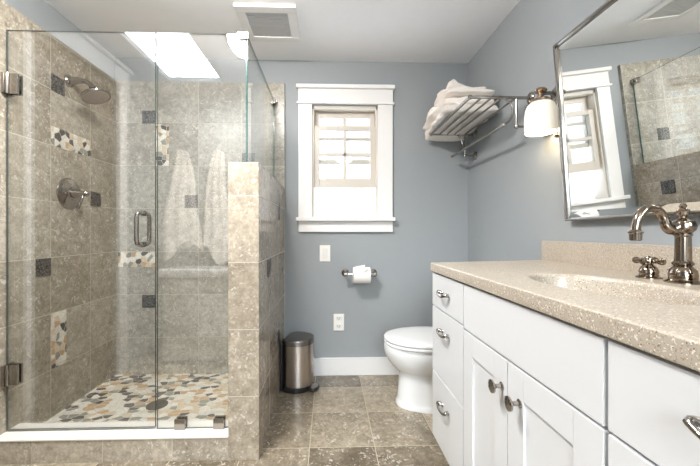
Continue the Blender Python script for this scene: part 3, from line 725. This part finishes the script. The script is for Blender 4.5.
# ------------------------------------------------------------------ mirror (tilted on two pivots)
MY0, MY1, MH = 0.30, 1.336, 0.711
mb = Vector((0.960, 0, 1.044)); mtop = Vector((0.911, 0, 1.755))
tilt = math.atan2(mb.x-mtop.x, mtop.z-mb.z)
t = thing('wall_mirror', (XR, (MY0+MY1)/2, 1.05), 'large tilting rectangular mirror in a thin chrome frame above the vanity', 'mirror')
MM = Matrix.Translation(mb) @ Matrix.Rotation(-tilt, 4, 'Y')   # local: x=0 front plane, +x to the wall, z up the mirror
def mfin(name, bm, m, sm=True):
    bmesh.ops.transform(bm, matrix=MM, verts=bm.verts); return obj(name, bm, m, t, sm)
bm = bmn(); fw = 0.009
box(bm, -0.004, 0.020, MY0, MY1, 0, fw, 0.002); box(bm, -0.004, 0.020, MY0, MY1, MH-fw, MH, 0.002)
box(bm, -0.004, 0.020, MY0, MY0+fw, fw, MH-fw, 0.002); box(bm, -0.004, 0.020, MY1-fw, MY1, fw, MH-fw, 0.002)
mfin('frame', bm, 'nickel')
bm = bmn(); bv = 0.026
def rr(d, x): return [(x, MY0+fw+d, fw+d), (x, MY1-fw-d, fw+d), (x, MY1-fw-d, MH-fw-d), (x, MY0+fw+d, MH-fw-d)]
loft(bm, [rr(-0.001, 0.010), rr(-0.001, 0.0065), rr(bv, 0.0015)], True, True)
mfin('mirror_glass', bm, 'mirror', False)
pz_ = 1.418
bm = bmn(); py0 = MY1+0.010
pp = MM @ Vector((0.008, 0, MH*0.5)); 
tube(bm, [(pp.x, MY1-0.004, pp.z), (pp.x, MY1+0.022, pp.z)], 0.006, 12)
lathe(bm, [(0, -0.012), (0.009, -0.009), (0.012, 0), (0.009, 0.009), (0, 0.012)], (pp.x, MY1+0.024, pp.z), (0, 1, 0), 20)
tube(bm, [(pp.x+0.004, MY1+0.012, pp.z), (XR-0.006, MY1+0.012, pp.z)], 0.006, 12)
lathe(bm, [(0.020, 0), (0.020, 0.003), (0.012, 0.008)], (XR, MY1+0.012, pp.z), (-1, 0, 0), 20)
obj('pivot', bm, 'nickel', t)

# ------------------------------------------------------------------ sconce
sx_, sy_ = 0.915, 1.425
t = thing('wall_sconce', (XR, sy_, 1.58), 'lit white opal glass wall sconce beside the mirror', 'wall lamp')
bm = bmn(); lathe(bm, [(0.040, 0), (0.040, 0.004), (0.032, 0.012), (0.014, 0.016)], (XR, sy_, 1.592), (-1, 0, 0), 28); obj('backplate', bm, 'nickel', t)
bm = bmn(); tube(bm, smoothpath([(XR-0.01, sy_, 1.592), (XR-0.04, sy_, 1.600), (sx_+0.005, sy_, 1.592), (sx_, sy_, 1.582)], 6), 0.008, 12); obj('arm', bm, 'nickel', t)
bm = bmn(); lathe(bm, [(0.031, -0.001), (0.040, 0.0), (0.042, 0.006), (0.034, 0.011), (0.022, 0.014), (0.013, 0.020), (0.010, 0.036), (0.021, 0.042), (0.025, 0.049), (0.019, 0.058), (0, 0.061)], (sx_, sy_, 1.561), (0, 0, 1), 28); obj('fitter', bm, 'brass', t)
bm = bmn(); lathe(bm, [(0.030, 0.0), (0.042, -0.004), (0.052, -0.014), (0.0585, -0.029), (0.0615, -0.048), (0.063, -0.075), (0.0635, -0.105), (0.0625, -0.130), (0.060, -0.132), (0.0605, -0.105), (0.060, -0.076), (0.0585, -0.050), (0.0555, -0.031), (0.049, -0.017), (0.040, -0.008), (0.030, -0.004)], (sx_, sy_, 1.560), (0, 0, 1), 40, cap=False); obj('lamp_shade', bm, 'shade', t)
bm = bmn(); lathe(bm, [(0, -0.09), (0.018, -0.083), (0.026, -0.065), (0.022, -0.045), (0.013, -0.025), (0.012, -0.004)], (sx_, sy_, 1.560), (0, 0, 1), 20); obj('bulb', bm, 'bulb', t)
l = bpy.data.lights.new('sconce_light', 'POINT'); l.energy = 0.5; l.color = (1, 0.80, 0.55); l.shadow_soft_size = 0.03
lo_ = bpy.data.objects.new('sconce_light', l); lo_.location = (0, 0, 0); lo_.parent = t; lo_.location = (sx_-XR, 0, 1.44-1.58); COL.objects.link(lo_)

# ------------------------------------------------------------------ ceiling light (seen in the glass)
t = thing('ceiling_light', (-0.475, 1.03, ZC), 'lit frosted dome ceiling light reflected in the corner of the shower glass', 'ceiling lamp')
bm = bmn(); lathe(bm, [(0.15, 0), (0.15, 0.018), (0.14, 0.024)], (-0.475, 1.03, ZC), (0, 0, -1), 40); obj('base', bm, 'nickel', t)
bm = bmn(); lathe(bm, [(0.137, 0.024), (0.132, 0.05), (0.11, 0.08), (0.07, 0.102), (0.03, 0.110), (0, 0.111)], (-0.475, 1.03, ZC), (0, 0, -1), 40, cap=False); obj('dome', bm, 'dome', t)
# added dome lamp behind the camera, gives flat frontal fill
t = thing('ceiling_light', (0.25, -0.55, ZC), 'added frosted dome fill light in the unseen entry', 'ceiling lamp')
bm = bmn(); lathe(bm, [(0.15, 0), (0.15, 0.018), (0.14, 0.024)], (0.25, -0.55, ZC), (0, 0, -1), 40); obj('base', bm, 'nickel', t)
bm = bmn(); lathe(bm, [(0.137, 0.024), (0.132, 0.05), (0.11, 0.08), (0.07, 0.102), (0.03, 0.110), (0, 0.111)], (0.25, -0.55, ZC), (0, 0, -1), 40, cap=False); obj('dome', bm, 'dome_fill', t)

# ------------------------------------------------------------------ towel rack
RY0, RY1, RZt, RZb = 1.616, 2.237, 1.655, 1.516
t = thing('towel_rack', (XR, (RY0+RY1)/2, 1.5), 'nickel hotel towel rack with five rails high on the wall', 'towel rack')
for y in (RY0, RY1):
    bm = bmn(); tube(bm, [(0.687, y, RZt), (XR-0.004, y, RZt)], 0.0075, 14)
    lathe(bm, [(0, -0.012), (0.010, -0.008), (0.012, 0), (0.010, 0.008), (0, 0.012)], (0.687, y, RZt), (1, 0, 0), 16)
    lathe(bm, [(0.028, 0), (0.028, 0.004), (0.020, 0.010), (0.010, 0.014)], (XR, y, RZt), (-1, 0, 0), 24)
    obj('upper_arm', bm, 'nickel', t)
    bm = bmn(); tube(bm, [(0.917, y, RZt), (0.917, y, RZb-0.004)], 0.006, 12)
    lathe(bm, [(0, -0.012), (0.009, -0.008), (0.0115, 0), (0.009, 0.008), (0, 0.012)], (0.917, y, RZb-0.002), (0, 0, 1), 16)
    tube(bm, [(0.917, y, RZb-0.002), (XR-0.004, y, RZb-0.002)], 0.006, 12)
    lathe(bm, [(0.028, 0), (0.028, 0.004), (0.020, 0.010), (0.010, 0.014)], (XR, y, RZb-0.002), (-1, 0, 0), 24)
    obj('lower_arm', bm, 'nickel', t)
    bm = bmn(); tube(bm, smoothpath([(0.855, y, RZt-0.004), (0.885, y, RZt-0.025), (0.898, y, RZt-0.065), (0.885, y, RZt-0.108), (0.845, y, RZb)], 6), 0.005, 10)
    obj('curved_bracket', bm, 'nickel', t)
for i, x in enumerate((0.687, 0.745, 0.795, 0.845, 0.915)):
    bm = bmn(); tube(bm, [(x, RY0, RZt), (x, RY1, RZt)], 0.0085 if i == 0 else 0.0055, 12)
    obj('rail', bm, 'nickel', t)
bm = bmn(); tube(bm, [(0.845, RY0-0.02, RZb), (0.845, RY1+0.035, RZb)], 0.0085, 12)
for y in (RY0-0.022, RY1+0.037): lathe(bm, [(0, -0.010), (0.008, -0.006), (0.0095, 0), (0.008, 0.006), (0, 0.010)], (0.845, y, RZb), (0, 1, 0), 14)
obj('hanging_bar', bm, 'nickel', t)

def folded_towel(name, x0, x1, y0, y1, z0, z1, layers, seed, label, droop=0.0, droop_y=9, tiltx=0.0, amp=1.0, group='folded towels on the rack'):
    """a folded towel: layered rounded edge on the room side, soft sag and creases"""
    bm = bmn(); ns, ny = 56, 34; rings = []
    xc, zc, hx, hz = (x0+x1)/2, (z0+z1)/2, (x1-x0)/2, (z1-z0)/2
    for j in range(ny+1):
        v = j/ny; y = y0+(y1-y0)*v; e = min(v, 1-v)*2
        pin = math.sqrt(max(0.04, 1-(1-min(1, e*4))**2))       # rounded ends
        ring = []
        for i in range(ns):
            a = 2*PI*i/ns; c, s = math.cos(a), math.sin(a)
            px = math.copysign(abs(c)**0.5, c); pz = math.copysign(abs(s)**0.72, s)
            z = zc+pz*hz*(0.35+0.65*pin); x = xc+px*hx*(0.86+0.14*pin)
            if abs(c) > 0.5:        # fold grooves between layers
                ph = (pz*0.5+0.5)*layers
                x -= math.copysign(0.020*(math.exp(-((ph-round(ph))*5)**2) if 0.3 < ph < layers-0.3 else 0), c)
            q = Vector((x*7+seed*3.1, y*7, z*9+seed))
            nv = noise.noise_vector(q)*0.018*amp + noise.noise_vector(q*2.3)*0.011*amp + noise.noise_vector(q*5.1)*0.004
            x += nv.x; z += nv.z*(1 if s > 0 else 0.25); yy = y+nv.y*1.2
            z += tiltx*(x-xc)
            if y > droop_y: z -= droop*((y-droop_y)/(y1-droop_y))**1.6
            ring.append((x, yy, z))
        rings.append(ring)
    loft(bm, rings)
    tag(obj(name, bm, 'towel', None, True, 80), label, 'towel', group)
ZT = RZt+0.010
folded_towel('folded_towel', 0.650, 0.962, 1.85, 2.315, ZT, ZT+0.056, 2, 1, 'white folded towel lying on the rack rails, lowest of the pile', 0.05, 2.17)
folded_towel('folded_towel', 0.640, 0.952, 1.88, 2.30, ZT+0.056, ZT+0.106, 2, 2, 'white folded towel second from the bottom of the rack pile', 0.045, 2.15)
folded_towel('folded_towel', 0.664, 0.955, 1.85, 2.26, ZT+0.107, ZT+0.152, 2, 3, 'white folded towel under the rumpled top one on the rack', 0.045, 2.10)
folded_towel('folded_towel', 0.690, 0.935, 1.93, 2.20, ZT+0.152, ZT+0.200, 3, 4, 'rumpled white towel on top of the rack pile', 0.04, 2.05, -0.10, 1.7)

# ------------------------------------------------------------------ behind the camera, seen in the shower glass
def hook(x, z):
    bm = bmn(); lathe(bm, [(0.022, 0), (0.022, 0.004), (0.010, 0.010)], (x, YF, z), (0, 1, 0), 20)
    tube(bm, smoothpath([(x, YF+0.006, z), (x, YF+0.035, z-0.012), (x, YF+0.052, z+0.005), (x, YF+0.055, z+0.02)], 5), 0.006, 10)
    return bm
def hanging_towel(x, z, wtop, wbot, zb, seed, label):
    bm = bmn(); nz, nx = 40, 36; rings = []
    for j in range(nz+1):
        v = j/nz; zz = z-(z-zb)*v
        hw = wtop+(wbot-wtop)*min(1, v*1.25)**0.8
        ring = []
        for i in range(nx):
            a = 2*PI*i/nx; c, s = math.cos(a), math.sin(a)
            pl = 0.011*math.sin(c*9+seed+v*1.5)*(0.4+v)
            dz = 0.09*math.sin(c*2.6+seed*1.7)*max(0, v-0.6)/0.4
            ring.append((x+c*hw+0.012*math.sin(v*7+seed), YF+0.058+s*(0.024+0.008*v)+pl+(0.012 if s > 0 else 0), zz+dz-0.02*abs(c)*(1-v)))
        rings.append(ring)
    loft(bm, rings); tag(obj('hanging_towel', bm, 'towel', None, True, 80), label, 'towel', 'hanging towels')
for x, lab in ((-1.245, 'nickel robe hook holding the left towel in the glass reflection'), (-0.945, 'nickel robe hook holding the right towel in the glass reflection')):
    tag(obj('robe_hook', hook(x, 1.68), 'nickel'), lab, 'hook', 'robe hooks')
hanging_towel(-1.245, 1.70, 0.045, 0.165, 0.84, 0.4, 'white towel nearer the door handle in the glass reflection')
hanging_towel(-0.945, 1.70, 0.045, 0.120, 0.80, 2.3, 'white towel next to the half wall in the glass reflection')
t = thing('laundry_hamper', (-1.0, 0.36, 0), 'low hamper with rounded white lid reflected in the shower glass', 'hamper')
bm = bmn(); box(bm, -1.25, -0.72, 0.28, 0.555, 0.03, 0.655, 0.02, 0, 3); obj('body', bm, 'wicker', t)
bm = bmn(); box(bm, -1.28, -0.70, 0.27, 0.57, 0.656, 0.722, 0.03, 0, 5); obj('lid', bm, 'porcelain', t)
obj('plinth', bx(-1.23, -0.74, 0.30, 0.545, 0, 0.03), 'dark', t, False)

# ------------------------------------------------------------------ outside the window
struct('ground_outside', bx(-6, 6, YB+0.6, 14, -1.2, -1.0), 'snow', 'snow covered ground outside the window', 'ground')
t = thing('neighbour_house', (-0.9, 8.0, -1.0), 'pale sided house outside the window', 'house')
bm = bmn(); box(bm, -2.6, -0.05, 7.0, 9.0, -1.0, 3.4)
for i in range(34): box(bm, -2.6, -0.05, 6.985, 7.0, -0.95+i*0.125, -0.95+i*0.125+0.10)
obj('wall', bm, 'siding', t, False)
bm = bmn(); prism(bm, [(-2.9, 3.4), (0.2, 3.4), (-1.33, 4.8)], 6.8, 9.2, 'y'); obj('roof', bm, 'snow', t, False)
bm = bmn(); rnd = random.Random(5)
def twig(p, d, L, r, k):
    q = p+d*L; m = p+d*L*0.5+Vector((rnd.uniform(-1, 1), rnd.uniform(-1, 1), rnd.uniform(-1, 1)))*L*0.08
    tube(bm, [p, m, q], [r, r*0.8, r*0.6], 5)
    if k:
        for _ in range(3):
            twig(p+d*L*rnd.uniform(0.5, 1), (d+Vector((rnd.uniform(-.8, .8), rnd.uniform(-.8, .8), rnd.uniform(-.2, .5)))).normalized(), L*0.62, r*0.6, k-1)
for i in range(7):
    twig(Vector((0.35+rnd.uniform(-.35, .35), 4.6+rnd.uniform(-.2, .2), -1.0)), Vector((rnd.uniform(-.25, .25), rnd.uniform(-.2, .2), 1)).normalized(), 1.25, 0.028, 3)
tag(obj('bare_shrub', bm, 'twig'), 'bare twiggy shrub just outside the window', 'shrub')
